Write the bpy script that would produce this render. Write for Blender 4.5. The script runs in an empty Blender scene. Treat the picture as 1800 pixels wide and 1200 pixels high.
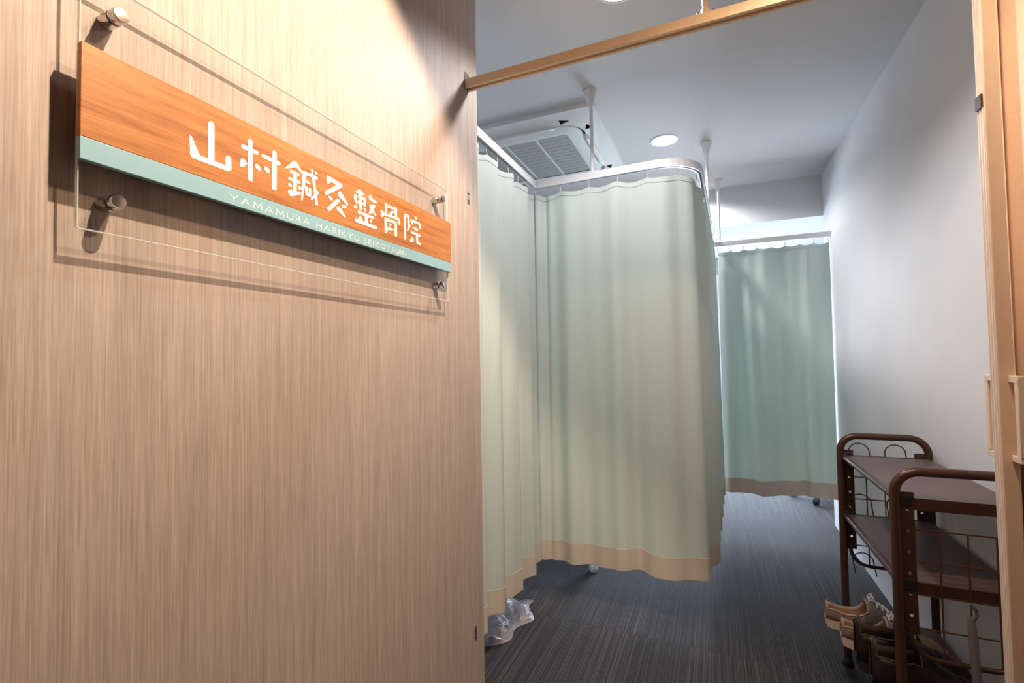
import bpy, bmesh, math, random
from mathutils import Vector, Matrix
random.seed(7)
PI = math.pi
sc = bpy.context.scene
COL = sc.collection

# ------------------------------------------------------------------ camera
F_PX = 832.0
H = 1.20
def _n(v): return Vector(v).normalized()
AX_Y = _n((1255 - 900, 621.5 - 600, F_PX))                 # world +Y seen in camera space (x right, y down, z forward)
AX_Z = _n((337 - 900, -30300, F_PX))
AX_Z = (AX_Z - AX_Y * AX_Z.dot(AX_Y)).normalized()
AX_X = AX_Y.cross(AX_Z)
CAM = Vector((0, 0, H))
cd = bpy.data.cameras.new('camera'); cam = bpy.data.objects.new('camera', cd); COL.objects.link(cam)
cd.sensor_width = 36.0; cd.lens = F_PX / 1800 * 36; cd.clip_start = 0.02
rows = (AX_X, AX_Y, AX_Z)
M = Matrix(((rows[0][0], -rows[0][1], -rows[0][2], CAM.x),
            (rows[1][0], -rows[1][1], -rows[1][2], CAM.y),
            (rows[2][0], -rows[2][1], -rows[2][2], CAM.z), (0, 0, 0, 1)))
cam.matrix_world = M
sc.camera = cam
def ray(px, py):
    d = Vector((px - 900, py - 600, F_PX)); return Vector((AX_X.dot(d), AX_Y.dot(d), AX_Z.dot(d)))
def onX(px, py, X): d = ray(px, py); return CAM + d * (X / d.x)

# ------------------------------------------------------------------ world, exposure, large lights
w = bpy.data.worlds.new('world'); sc.world = w; w.use_nodes = True
w.node_tree.nodes['Background'].inputs[0].default_value = (0.75, 0.86, 1.0, 1)
w.node_tree.nodes['Background'].inputs[1].default_value = 1.0
vs = sc.view_settings
vs.view_transform = 'Standard'; vs.look = 'None'; vs.gamma = 1.0; vs.use_curve_mapping = False
vs.exposure = 0.0
COOL = (0.97, 0.97, 1.0)
WARM = (1.0, 0.80, 0.60)
WARM_HALL = (1.0, 0.72, 0.48)
E_ROOM, E_WALLSPOT, E_HALL, E_DAY = 38, 128, 58, 240
def area_light(name, loc, aim, size, sy, energy, color):
    l = bpy.data.lights.new(name, 'AREA'); l.shape = 'RECTANGLE'; l.size = size; l.size_y = sy; l.energy = energy; l.color = color
    l.spread = math.radians(160)
    o = bpy.data.objects.new(name, l); COL.objects.link(o); o.location = loc
    o.rotation_euler = (Vector(aim) - Vector(loc)).to_track_quat('-Z', 'Y').to_euler(); return o
area_light('daylight_window_offscreen', (0.15, 6.05, 1.0), (0.15, 4.4, 0.25), 2.0, 1.6, E_DAY, (0.68, 0.82, 1.0))

# ------------------------------------------------------------------ helpers
def socket(node, *names):
    for n in names:
        if n in node.inputs: return node.inputs[n]
class NT:
    def __init__(s, name):
        s.m = bpy.data.materials.new(name); s.m.use_nodes = True; s.t = s.m.node_tree
        s.b = s.t.nodes['Principled BSDF']; s.out = s.t.nodes['Material Output']
    def n(s, t, **kw):
        x = s.t.nodes.new(t)
        for k, v in kw.items(): setattr(x, k, v)
        return x
    def l(s, a, b): s.t.links.new(a, b)
    def coords(s, scale, kind='Object'):
        tc = s.n('ShaderNodeTexCoord'); mp = s.n('ShaderNodeMapping'); mp.inputs['Scale'].default_value = scale
        s.l(tc.outputs[kind], mp.inputs['Vector']); return mp.outputs[0]
    def noise(s, vec, scale=1.0, detail=3, rough=0.5):
        x = s.n('ShaderNodeTexNoise'); x.inputs['Scale'].default_value = scale; x.inputs['Detail'].default_value = detail
        x.inputs['Roughness'].default_value = rough
        s.l(vec, x.inputs['Vector']); return x.outputs[0]
    def ramp(s, fac, stops):
        r = s.n('ShaderNodeValToRGB'); e = r.color_ramp.elements
        while len(e) < len(stops): e.new(0.5)
        for i, (p, c) in enumerate(stops): e[i].position = p; e[i].color = (*c, 1)
        s.l(fac, r.inputs[0]); return r.outputs[0]
    def mix(s, fac, a, b, mode='MIX'):
        x = s.n('ShaderNodeMix', data_type='RGBA', blend_type=mode)
        for sock, v in ((x.inputs[0], fac), (x.inputs[6], a), (x.inputs[7], b)):
            if hasattr(v, 'node'): s.l(v, sock)
            elif isinstance(v, (int, float)): sock.default_value = v
            else: sock.default_value = (*v, 1)
        return x.outputs[2]
    def bump(s, h, strength, dist=0.01):
        x = s.n('ShaderNodeBump'); x.inputs['Strength'].default_value = strength; x.inputs['Distance'].default_value = dist
        s.l(h, x.inputs['Height']); s.l(x.outputs[0], s.b.inputs['Normal'])
    def set(s, color=None, rough=None, metal=None, spec=None):
        if color is not None:
            if hasattr(color, 'node'): s.l(color, s.b.inputs['Base Color'])
            else: s.b.inputs['Base Color'].default_value = (*color, 1)
        if rough is not None: s.b.inputs['Roughness'].default_value = rough
        if metal is not None: s.b.inputs['Metallic'].default_value = metal
        if spec is not None: s.b.inputs['Specular IOR Level'].default_value = spec
        return s
def plain(name, color, rough=0.5, metal=0.0, spec=0.5, grain=0.06, gscale=60):
    t = NT(name); f = t.noise(t.coords((1, 1, 1)), gscale, 3)
    lo = tuple(c * (1 - grain) for c in color); hi = tuple(min(1, c * (1 + grain)) for c in color)
    t.set(t.ramp(f, [(0.3, lo), (0.7, hi)]), rough, metal, spec); return t.m

MAT = {}
# beige wood-grain laminate with fine upright streaks
t = NT('wall_laminate')
f1 = t.noise(t.coords((1, 420, 7)), 1.0, 4, 0.6); f2 = t.noise(t.coords((1, 900, 20)), 1.0, 2); f3 = t.noise(t.coords((1, 80, 1.6)), 1.0, 3)
c1 = t.ramp(f1, [(0.30, (0.42, 0.325, 0.27)), (0.5, (0.51, 0.405, 0.34)), (0.72, (0.60, 0.485, 0.41))])
c2 = t.ramp(f2, [(0.3, (0.82, 0.82, 0.84)), (0.7, (1.0, 1.0, 1.0))])
c3 = t.ramp(f3, [(0.3, (0.84, 0.84, 0.86)), (0.7, (1.0, 1.0, 1.0))])
t.set(t.mix(1.0, t.mix(1.0, c1, c2, 'MULTIPLY'), c3, 'MULTIPLY'), 0.58, 0, 0.35); t.bump(f1, 0.12, 0.002)
MAT['laminate'] = t.m
# white wallpaper
t = NT('wallpaper'); f = t.noise(t.coords((1, 1, 1)), 320, 4); g = t.noise(t.coords((1, 1, 1)), 3, 2)
t.set(t.ramp(g, [(0.3, (0.70, 0.695, 0.72)), (0.7, (0.74, 0.735, 0.755))]), 0.85, 0, 0.2); t.bump(f, 0.25, 0.002); MAT['wallpaper'] = t.m
t = NT('ceiling_paper'); f = t.noise(t.coords((1, 1, 1)), 260, 4)
t.set(t.ramp(f, [(0.3, (0.61, 0.60, 0.60)), (0.7, (0.66, 0.65, 0.65))]), 0.9, 0, 0.2); t.bump(f, 0.2, 0.002); MAT['ceiling'] = t.m
# striped carpet tile
t = NT('carpet')
oi = t.n('ShaderNodeObjectInfo'); geo = t.n('ShaderNodeNewGeometry')
sx = t.n('ShaderNodeVectorMath', operation='MULTIPLY_ADD')
cx = t.n('ShaderNodeCombineXYZ'); t.l(oi.outputs['Random'], cx.inputs[0])
t.l(cx.outputs[0], sx.inputs[0]); sx.inputs[1].default_value = (3.0, 0, 0); t.l(geo.outputs['Position'], sx.inputs[2])
def scaled(v):
    mp = t.n('ShaderNodeMapping'); mp.inputs['Scale'].default_value = v; t.l(sx.outputs[0], mp.inputs['Vector']); return mp.outputs[0]
s1 = t.noise(scaled((270, 0.8, 1)), 1.0, 1); s2 = t.noise(scaled((85, 0.3, 1)), 1.0, 2); s3 = t.noise(scaled((420, 300, 1)), 1.0, 2)
ca = t.ramp(s1, [(0.34, (0.015, 0.0125, 0.013)), (0.5, (0.031, 0.026, 0.027)), (0.66, (0.070, 0.061, 0.063))])
cb = t.ramp(s2, [(0.35, (0.80, 0.80, 0.82)), (0.65, (1.0, 1.0, 1.0))])
cc = t.ramp(s3, [(0.35, (0.6, 0.6, 0.6)), (0.65, (1.15, 1.15, 1.15))])
br = t.n('ShaderNodeMapRange'); t.l(oi.outputs['Random'], br.inputs[0]); br.inputs[3].default_value = 0.82; br.inputs[4].default_value = 1.08
cm = t.mix(1.0, t.mix(1.0, ca, cb, 'MULTIPLY'), cc, 'MULTIPLY')
vm = t.n('ShaderNodeVectorMath', operation='SCALE'); t.l(cm, vm.inputs[0]); t.l(br.outputs[0], vm.inputs['Scale'])
t.set(vm.outputs[0], 0.85, 0, 0.2); socket(t.b, 'Sheen Weight').default_value = 0.06; t.bump(s3, 0.5, 0.004); MAT['carpet'] = t.m
MAT['underlay'] = plain('carpet_joint', (0.012, 0.012, 0.013), 0.95)
# fabrics
def fabric(name, ca_, cb_, transl, tc_):
    t = NT(name)
    f = t.noise(t.coords((160, 160, 500)), 1.0, 2); g = t.noise(t.coords((300, 300, 4)), 1.0, 2)
    col = t.mix(0.35, t.ramp(f, [(0.3, ca_), (0.7, cb_)]), t.ramp(g, [(0.3, ca_), (0.7, cb_)]))
    t.set(col, 0.9, 0, 0.1); t.bump(f, 0.15, 0.001)
    tr = t.n('ShaderNodeBsdfTranslucent'); tr.inputs[0].default_value = (*tc_, 1)
    mx = t.n('ShaderNodeMixShader'); mx.inputs[0].default_value = transl
    t.l(t.b.outputs[0], mx.inputs[1]); t.l(tr.outputs[0], mx.inputs[2]); t.l(mx.outputs[0], t.out.inputs[0]); return t.m
MAT['cloth'] = fabric('pale_green_cloth', (0.62, 0.68, 0.64), (0.70, 0.76, 0.72), 0.24, (0.53, 0.61, 0.54))
MAT['hem'] = fabric('beige_hem_cloth', (0.595, 0.52, 0.45), (0.675, 0.595, 0.52), 0.10, (0.5, 0.40, 0.3))
# sign
t = NT('cherry_board'); f = t.noise(t.coords((1, 5, 70)), 1.0, 5, 0.6); g = t.noise(t.coords((1, 16, 420)), 1.0, 3, 0.6); k = t.noise(t.coords((1, 2.2, 16)), 1.0, 2)
ca = t.ramp(f, [(0.28, (0.34, 0.115, 0.03)), (0.48, (0.53, 0.21, 0.062)), (0.72, (0.64, 0.28, 0.09))])
cb = t.ramp(g, [(0.3, (0.76, 0.72, 0.70)), (0.62, (1, 1, 1))]); ck = t.ramp(k, [(0.3, (0.82, 0.80, 0.78)), (0.7, (1.0, 1.0, 1.0))])
t.set(t.mix(1.0, t.mix(1.0, ca, cb, 'MULTIPLY'), ck, 'MULTIPLY'), 0.4, 0, 0.4); MAT['cherry'] = t.m
MAT['teal'] = plain('teal_band', (0.25, 0.43, 0.49), 0.45, grain=0.02)
MAT['letter'] = plain('ivory_lettering', (0.90, 0.86, 0.79), 0.5, grain=0.01)
MAT['letter_small'] = plain('ivory_small_lettering', (0.94, 0.91, 0.85), 0.5, grain=0.01)
t = NT('clear_acrylic'); t.set((1, 1, 1), 0.03)
socket(t.b, 'Transmission Weight').default_value = 1.0; t.b.inputs['IOR'].default_value = 1.2
tb = t.n('ShaderNodeBsdfTransparent'); tb.inputs[0].default_value = (0.985, 0.99, 0.985, 1)
gl = t.n('ShaderNodeBsdfGlossy'); gl.inputs['Roughness'].default_value = 0.04; lw = t.n('ShaderNodeLayerWeight'); fr = t.n('ShaderNodeMapRange'); pw = t.n('ShaderNodeMath', operation='POWER'); pw.inputs[1].default_value = 5; t.l(lw.outputs['Facing'], pw.inputs[0]); t.l(pw.outputs[0], fr.inputs[0]); fr.inputs[3].default_value = 0.02; fr.inputs[4].default_value = 0.5
mx = t.n('ShaderNodeMixShader'); t.l(fr.outputs[0], mx.inputs[0]); t.l(tb.outputs[0], mx.inputs[1]); t.l(gl.outputs[0], mx.inputs[2]); t.l(mx.outputs[0], t.out.inputs[0])
MAT['acrylic'] = t.m
t = NT('acrylic_edge'); t.set((0.80, 0.81, 0.80), 0.15)
tb = t.n('ShaderNodeBsdfTransparent'); mx = t.n('ShaderNodeMixShader'); mx.inputs[0].default_value = 0.55
t.l(tb.outputs[0], mx.inputs[1]); t.l(t.b.outputs[0], mx.inputs[2]); t.l(mx.outputs[0], t.out.inputs[0]); MAT['acrylic_edge'] = t.m
MAT['chrome'] = plain('polished_steel', (0.62, 0.60, 0.58), 0.16, 1.0, grain=0.02)
# white plastics, metal, etc.
MAT['rail_white'] = plain('white_enamel', (0.78, 0.765, 0.77), 0.35, grain=0.01)
MAT['rail_tan'] = plain('tan_door_rail', (0.84, 0.62, 0.40), 0.4, grain=0.04)
MAT['accordion'] = plain('beige_vinyl_leather', (0.68, 0.51, 0.40), 0.55, grain=0.06, gscale=200)
MAT['accordion_post'] = plain('beige_post', (0.70, 0.54, 0.42), 0.45, grain=0.03)
MAT['handle'] = plain('cream_plastic', (0.78, 0.63, 0.50), 0.4, grain=0.02)
MAT['post_stripe'] = plain('pale_stripe', (0.78, 0.68, 0.62), 0.4, grain=0.02)
MAT['magnet'] = plain('dark_magnet', (0.10, 0.085, 0.08), 0.4, 0.5)
MAT['ac_white'] = plain('ac_white', (0.70, 0.70, 0.665), 0.45, grain=0.015)
MAT['ac_flap'] = plain('ac_flap', (0.73, 0.73, 0.70), 0.4, grain=0.01)
t = NT('ac_grille'); wv = t.n('ShaderNodeTexWave'); wv.inputs['Scale'].default_value = 40; wv.bands_direction = 'X'; t.l(t.coords((1, 1, 1)), wv.inputs['Vector'])
t.set(t.ramp(wv.outputs[0], [(0.2, (0.30, 0.305, 0.28)), (0.8, (0.40, 0.405, 0.375))]), 0.6); MAT['ac_grille'] = t.m
MAT['ac_dark'] = plain('ac_dark_gap', (0.055, 0.05, 0.045), 0.7)
MAT['ac_grey'] = plain('ac_grey', (0.30, 0.29, 0.27), 0.6)
def emit(name, col, st):
    t = NT(name); e = t.n('ShaderNodeEmission'); e.inputs[0].default_value = (*col, 1); e.inputs[1].default_value = st
    t.l(e.outputs[0], t.out.inputs[0]); return t.m
MAT['lamp_cool'] = emit('downlight_lens_cool', (0.95, 0.97, 1.0), 9)
MAT['lamp_warm'] = emit('downlight_lens_warm', (1.0, 0.75, 0.48), 9)
MAT['rack'] = plain('bronze_brown_enamel', (0.075, 0.034, 0.024), 0.32, 0.35, 0.5, grain=0.08)
MAT['rack_shelf'] = plain('brown_shelf_board', (0.115, 0.072, 0.068), 0.42, 0.0, 0.5, grain=0.06)
MAT['rack_wire'] = plain('brown_wire', (0.10, 0.045, 0.03), 0.35, 0.3)
MAT['black'] = plain('black_plastic', (0.012, 0.012, 0.012), 0.5)
MAT['shoe_upper'] = plain('taupe_suede', (0.20, 0.15, 0.13), 0.85, grain=0.15, gscale=120)
MAT['shoe_lining'] = plain('beige_lining', (0.46, 0.315, 0.235), 0.8, grain=0.08)
MAT['shoe_sole'] = plain('cream_rubber', (0.72, 0.58, 0.46), 0.6, grain=0.05)
MAT['shoe_toe'] = plain('warm_grey_mesh', (0.30, 0.235, 0.205), 0.85, grain=0.1, gscale=200)
MAT['lace'] = plain('white_lace', (0.72, 0.64, 0.58), 0.8)
MAT['boot'] = plain('dark_brown_leather', (0.016, 0.010, 0.009), 0.4, grain=0.25, gscale=40)
MAT['boot_lining'] = plain('brown_boot_lining', (0.050, 0.028, 0.019), 0.7)
MAT['boot_sole'] = plain('black_rubber', (0.012, 0.010, 0.010), 0.7)
t = NT('clear_plastic_bag'); f = t.noise(t.coords((1, 1, 1)), 22, 4)
t.set((0.48, 0.44, 0.47), 0.18); t.bump(f, 0.9, 0.02)
tb = t.n('ShaderNodeBsdfTransparent'); mx = t.n('ShaderNodeMixShader'); mx.inputs[0].default_value = 0.42
t.l(tb.outputs[0], mx.inputs[1]); t.l(t.b.outputs[0], mx.inputs[2]); t.l(mx.outputs[0], t.out.inputs[0]); MAT['bag'] = t.m
t = NT('grey_clear_plastic'); t.set((0.15, 0.13, 0.125), 0.12)
tb = t.n('ShaderNodeBsdfTransparent'); mx = t.n('ShaderNodeMixShader'); mx.inputs[0].default_value = 0.7
t.l(tb.outputs[0], mx.inputs[1]); t.l(t.b.outputs[0], mx.inputs[2]); t.l(mx.outputs[0], t.out.inputs[0]); MAT['horn'] = t.m
MAT['bed'] = plain('beige_vinyl', (0.55, 0.48, 0.40), 0.5)
MAT['white'] = plain('white_paint', (0.78, 0.78, 0.77), 0.4, grain=0.01)
t = NT('window_glass'); tb = t.n('ShaderNodeBsdfTransparent'); gl = t.n('ShaderNodeBsdfGlossy'); gl.inputs['Roughness'].default_value = 0.02
mx = t.n('ShaderNodeMixShader'); mx.inputs[0].default_value = 0.06; t.l(tb.outputs[0], mx.inputs[1]); t.l(gl.outputs[0], mx.inputs[2]); t.l(mx.outputs[0], t.out.inputs[0]); MAT['glass'] = t.m
MAT['alu'] = plain('window_aluminium', (0.6, 0.6, 0.6), 0.4, 0.7)

class MB:
    """collects one part's geometry in world coordinates"""
    def __init__(s): s.v = []; s.f = []; s.mi = []
    def add(s, vs_, fs, mi=0):
        o = len(s.v); s.v += [Vector(p) for p in vs_]; s.f += [tuple(i + o for i in f) for f in fs]; s.mi += [mi] * len(fs); return s
    def box(s, a, b, mi=0):
        (x0, y0, z0), (x1, y1, z1) = a, b
        return s.add([(x0, y0, z0), (x1, y0, z0), (x1, y1, z0), (x0, y1, z0), (x0, y0, z1), (x1, y0, z1), (x1, y1, z1), (x0, y1, z1)],
                     [(0, 3, 2, 1), (4, 5, 6, 7), (0, 1, 5, 4), (1, 2, 6, 5), (2, 3, 7, 6), (3, 0, 4, 7)], mi)
    def sweep(s, path, prof, closed=False, up=(0, 0, 1), caps=True, mi=0, radii=None):
        """prof: list of (side, up) offsets"""
        P = [Vector(p) for p in path]; n = len(P); k = len(prof); vv = []
        for i in range(n):
            a = P[(i - 1) % n] if (closed or i > 0) else P[i]; b = P[(i + 1) % n] if (closed or i < n - 1) else P[i]
            d = (b - a).normalized(); u = Vector(up)
            if abs(d.dot(u)) > 0.98: u = Vector((0, 1, 0)) if abs(d.y) < 0.9 else Vector((1, 0, 0))
            sd = d.cross(u).normalized(); uu = sd.cross(d)
            r = radii[i] if radii else 1.0
            vv += [P[i] + sd * (q[0] * r) + uu * (q[1] * r) for q in prof]
        ff = []
        for i in range(n if closed else n - 1):
            j = (i + 1) % n
            for q in range(k): ff.append((i * k + q, i * k + (q + 1) % k, j * k + (q + 1) % k, j * k + q))
        if caps and not closed: ff += [tuple(range(k - 1, -1, -1)), tuple((n - 1) * k + q for q in range(k))]
        return s.add(vv, ff, mi)
    def tube(s, path, r, seg=8, closed=False, up=(0, 0, 1), mi=0, radii=None):
        return s.sweep(path, [(r * math.cos(2 * PI * q / seg), r * math.sin(2 * PI * q / seg)) for q in range(seg)], closed, up, True, mi, radii)
    def lathe(s, c, prof, seg=24, axis=(0, 0, 1), mi=0):
        """prof: (radius, height) along axis from c"""
        c = Vector(c); ax = Vector(axis).normalized(); t_ = Vector((1, 0, 0)) if abs(ax.x) < 0.9 else Vector((0, 1, 0))
        a = ax.cross(t_).normalized(); b = ax.cross(a); vv = []; k = len(prof)
        for i in range(seg):
            th = 2 * PI * i / seg
            vv += [c + (a * math.cos(th) + b * math.sin(th)) * r + ax * h for r, h in prof]
        ff = []
        for i in range(seg):
            j = (i + 1) % seg
            for q in range(k - 1): ff.append((i * k + q, j * k + q, j * k + q + 1, i * k + q + 1))
        if prof[0][0] > 1e-6: ff.append(tuple(i * k for i in range(seg))[::-1])
        if prof[-1][0] > 1e-6: ff.append(tuple(i * k + k - 1 for i in range(seg)))
        return s.add(vv, ff, mi)
    def prism(s, pts, off, mi=0):
        """closed polygon extruded by vector off"""
        n = len(pts); off = Vector(off); p = [Vector(q) for q in pts]
        return s.add(p + [q + off for q in p], [tuple(range(n))[::-1], tuple(range(n, 2 * n))] + [(i, (i + 1) % n, n + (i + 1) % n, n + i) for i in range(n)], mi)
def origin_of(p):
    v = Vector((0, 0, 0))
    while p is not None: v += p.location; p = p.parent
    return v
def obj(name, mb, mats, parent=None, loc=None, smooth=False, bevel=0, solid=None, sub=0, fix=True):
    """one mesh object; geometry given in world coordinates, its origin put at loc (or at its parent)"""
    if not isinstance(mats, (list, tuple)): mats = [mats]
    base = origin_of(parent); o_at = Vector(loc) if loc is not None else base
    me = bpy.data.meshes.new(name); me.from_pydata([tuple(v - o_at) for v in mb.v], [], mb.f)
    for m in mats: me.materials.append(MAT[m])
    for p, i in zip(me.polygons, mb.mi): p.material_index = i
    bm = bmesh.new(); bm.from_mesh(me)
    bmesh.ops.remove_doubles(bm, verts=bm.verts, dist=1e-6)
    if fix: bmesh.ops.recalc_face_normals(bm, faces=bm.faces)
    big = [f for f in bm.faces if len(f.verts) > 8]
    if big: bmesh.ops.triangulate(bm, faces=big)
    for f in bm.faces: f.smooth = smooth
    if smooth:
        for e in bm.edges: e.smooth = not (len(e.link_faces) == 2 and e.calc_face_angle(0) > 0.7)
    bm.to_mesh(me); bm.free()
    o = bpy.data.objects.new(name, me); COL.objects.link(o)
    if parent is not None: o.parent = parent
    o.location = o_at - base
    if bevel:
        md = o.modifiers.new('bevel', 'BEVEL'); md.width = bevel; md.segments = 2; md.limit_method = 'ANGLE'; md.angle_limit = 0.7
    if solid:
        md = o.modifiers.new('solid', 'SOLIDIFY'); md.thickness = solid; md.offset = 0 if len(mats) == 1 else -1
        if len(mats) > 1: md.material_offset = 1; md.material_offset_rim = 1
    if sub:
        md = o.modifiers.new('sub', 'SUBSURF'); md.levels = sub; md.render_levels = sub
    return o
def share(src, parent, loc, rz=0, name=None):
    o = bpy.data.objects.new(name or src.name.split('.')[0], src.data); COL.objects.link(o); o.parent = parent
    o.location = Vector(loc) - origin_of(parent); o.rotation_euler = (0, 0, rz)
    for md in src.modifiers:
        n = o.modifiers.new(md.name, md.type)
        if md.type == 'BEVEL': n.width = md.width; n.segments = md.segments; n.limit_method = 'ANGLE'
    return o
def tag(o, label, cat, group=None):
    o['label'] = label; o['category'] = cat
    if group: o['group'] = group
    return o
def thing(name, label, cat, loc, group=None):
    o = bpy.data.objects.new(name, None); COL.objects.link(o); o.location = loc; o.empty_display_size = 0.05
    return tag(o, label, cat, group)
def struct(name, mb, m, label=None, **kw):
    o = obj(name, mb, m, **kw); o['kind'] = 'structure'
    if label: o['label'] = label
    return o
def arc(c, r, a0, a1, n, z=None):
    return [(c[0] + r * math.cos(a0 + (a1 - a0) * i / n), c[1] + r * math.sin(a0 + (a1 - a0) * i / n)) for i in range(n + 1)]

# ------------------------------------------------------------------ the room shell
XL, XR, CE = -0.731, 0.737, 2.46
Y_HALL, Y_END, Y_BEAM, Y_FAR = -1.7, 1.438, 3.92, 5.3
X_ROOM, X_ALC = -2.7, 1.15
struct('wall_left', MB().box((XL - 0.055, Y_HALL, 0), (XL, Y_END, CE)), 'laminate', 'beige wood-grain laminate wall carrying the sign')
struct('wall_front', MB().box((X_ROOM, Y_END - 0.06, 0), (XL - 0.055, Y_END, CE)), 'wallpaper')
X_HALL, Y_JAMB = 1.75, 1.29
struct('wall_hall', MB().box((X_HALL, Y_HALL, 0), (X_HALL + 0.06, Y_JAMB, CE)), 'laminate')
struct('wall_right', MB().box((XR, Y_JAMB, 0), (X_HALL + 0.06, Y_BEAM, CE)), 'wallpaper', 'white papered wall behind the shoe rack')
struct('wall_behind', MB().box((XL - 0.055, Y_HALL - 0.06, 0), (X_HALL + 0.06, Y_HALL, CE)), 'laminate')
struct('wall_room_side', MB().box((X_ROOM - 0.06, Y_END - 0.06, 0), (X_ROOM, Y_FAR, CE)), 'wallpaper')
struct('wall_alcove_side', MB().box((X_ALC, Y_BEAM, 0), (X_ALC + 0.1, Y_FAR, CE)), 'wallpaper')
wx0, wx1, wz0, wz1 = -0.55, 0.85, 0.06, 2.05
fw = MB()
fw.box((X_ROOM - 0.06, Y_FAR, 0), (wx0, Y_FAR + 0.08, CE)); fw.box((wx1, Y_FAR, 0), (X_ALC + 0.1, Y_FAR + 0.08, CE))
fw.box((wx0, Y_FAR, 0), (wx1, Y_FAR + 0.08, wz0)); fw.box((wx0, Y_FAR, wz1), (wx1, Y_FAR + 0.08, CE))
struct('wall_back', fw, 'wallpaper')
wn = thing('window_1', 'window in the wall beyond the green curtain', 'window', (0.15, Y_FAR + 0.04, wz0)); wn['kind'] = 'structure'
fr_ = MB(); fr_.box((wx0, Y_FAR + 0.02, wz0), (wx0 + 0.04, Y_FAR + 0.06, wz1)); fr_.box((wx1 - 0.04, Y_FAR + 0.02, wz0), (wx1, Y_FAR + 0.06, wz1))
fr_.box((wx0, Y_FAR + 0.02, wz0), (wx1, Y_FAR + 0.06, wz0 + 0.04)); fr_.box((wx0, Y_FAR + 0.02, wz1 - 0.04), (wx1, Y_FAR + 0.06, wz1)); fr_.box((0.13, Y_FAR + 0.02, wz0), (0.17, Y_FAR + 0.06, wz1))
obj('window_frame', fr_, 'alu', wn)
for a, b in ((wx0 + 0.04, 0.13), (0.17, wx1 - 0.04)): obj('window_pane', MB().box((a, Y_FAR + 0.037, wz0 + 0.04), (b, Y_FAR + 0.043, wz1 - 0.04)), 'glass', wn)
cz = MB().box((X_ROOM - 0.06, Y_HALL - 0.06, CE), (X_HALL + 0.06, Y_FAR + 0.08, CE + 0.08))
struct('ceiling', cz, 'ceiling', 'pale papered ceiling')
struct('trim_1', MB().box((X_ROOM, Y_BEAM, 2.165), (X_ALC, Y_FAR, CE)), 'ceiling', 'white dropped beam across the ceiling')
fl = struct('floor', MB().box((X_ROOM - 0.06, Y_HALL - 0.06, -0.06), (X_HALL + 0.06, Y_FAR + 0.08, -0.006)), 'underlay', 'dark striped carpet-tile floor')
TS = 0.5
first = None
ny0, nx0 = 2.105, -0.30
for j in range(-8, 8):
    for i in range(-6, 5):
        x0 = nx0 + i * TS; y0 = ny0 + j * TS
        if x0 + TS < -1.8 or x0 > X_HALL or y0 + TS < Y_HALL or y0 > Y_FAR: continue
        if first is None:
            g = 0.00025; c0 = Vector((x0 + TS / 2, y0 + TS / 2, 0))
            first = obj('carpet_tile', MB().box((x0 + g, y0 + g, -0.007), (x0 + TS - g, y0 + TS - g, 0)), 'carpet', fl, loc=c0)
        else: share(first, fl, (x0 + TS / 2, y0 + TS / 2, 0))

# ------------------------------------------------------------------ downlights
def downlight(loc, label, energy, color, lens, r=0.068, angle=128, blend=0.6, aim=None, soft=0.05, beam='downlight_beam'):
    x, y = loc; t_ = thing('ceiling_downlight', label, 'downlight', (x, y, CE), 'recessed ceiling downlights')
    ring = [(r - 0.004, 0.0), (r - 0.004, -0.004), (r + 0.002, -0.006), (r + 0.009, -0.004), (r + 0.010, 0.0)]
    obj('trim_ring', MB().lathe((x, y, CE), ring, 32), 'rail_white', t_, smooth=True)
    obj('lens', MB().lathe((x, y, CE), [(0.0001, -0.0035), (r - 0.003, -0.0035), (r - 0.003, -0.0005)], 32), lens, t_)
    l = bpy.data.lights.new(beam, 'SPOT'); l.energy = energy; l.color = color; l.spot_size = math.radians(angle); l.spot_blend = blend; l.shadow_soft_size = soft
    o = bpy.data.objects.new(beam, l); COL.objects.link(o); o.parent = t_; o.location = (0, 0, -0.02)
    if aim is not None: o.rotation_euler = (Vector(aim) - Vector((x, y, CE - 0.02))).to_track_quat('-Z', 'Y').to_euler()
    return t_
downlight((-0.236, 2.885), 'round lit downlight in the ceiling beside the air conditioner', E_ROOM * 1.6, COOL, 'lamp_cool')
downlight((-0.27, 1.60), 'lit downlight in the ceiling just behind the door rail', E_ROOM * 1.2, COOL, 'lamp_cool', angle=140, blend=0.4)
downlight((-0.25, 3.66), 'downlight near the dropped beam behind the booth curtain', E_ROOM * 1.6, COOL, 'lamp_cool', angle=160, blend=0.3)
downlight((-0.05, 0.60), 'warm spotlight in the ceiling aimed at the sign', E_WALLSPOT, WARM, 'lamp_warm', angle=99, blend=0.28, aim=(-0.05 - 0.443, 0.60 - 0.050, CE - 0.02 - 0.895), soft=0.012, beam='sign_spot_beam_offscreen')
downlight((0.28, 0.80), 'warm downlight in the ceiling in front of the doorway', E_HALL, WARM_HALL, 'lamp_warm', angle=140, blend=0.5, beam='hall_downlight_beam_offscreen')

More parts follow.
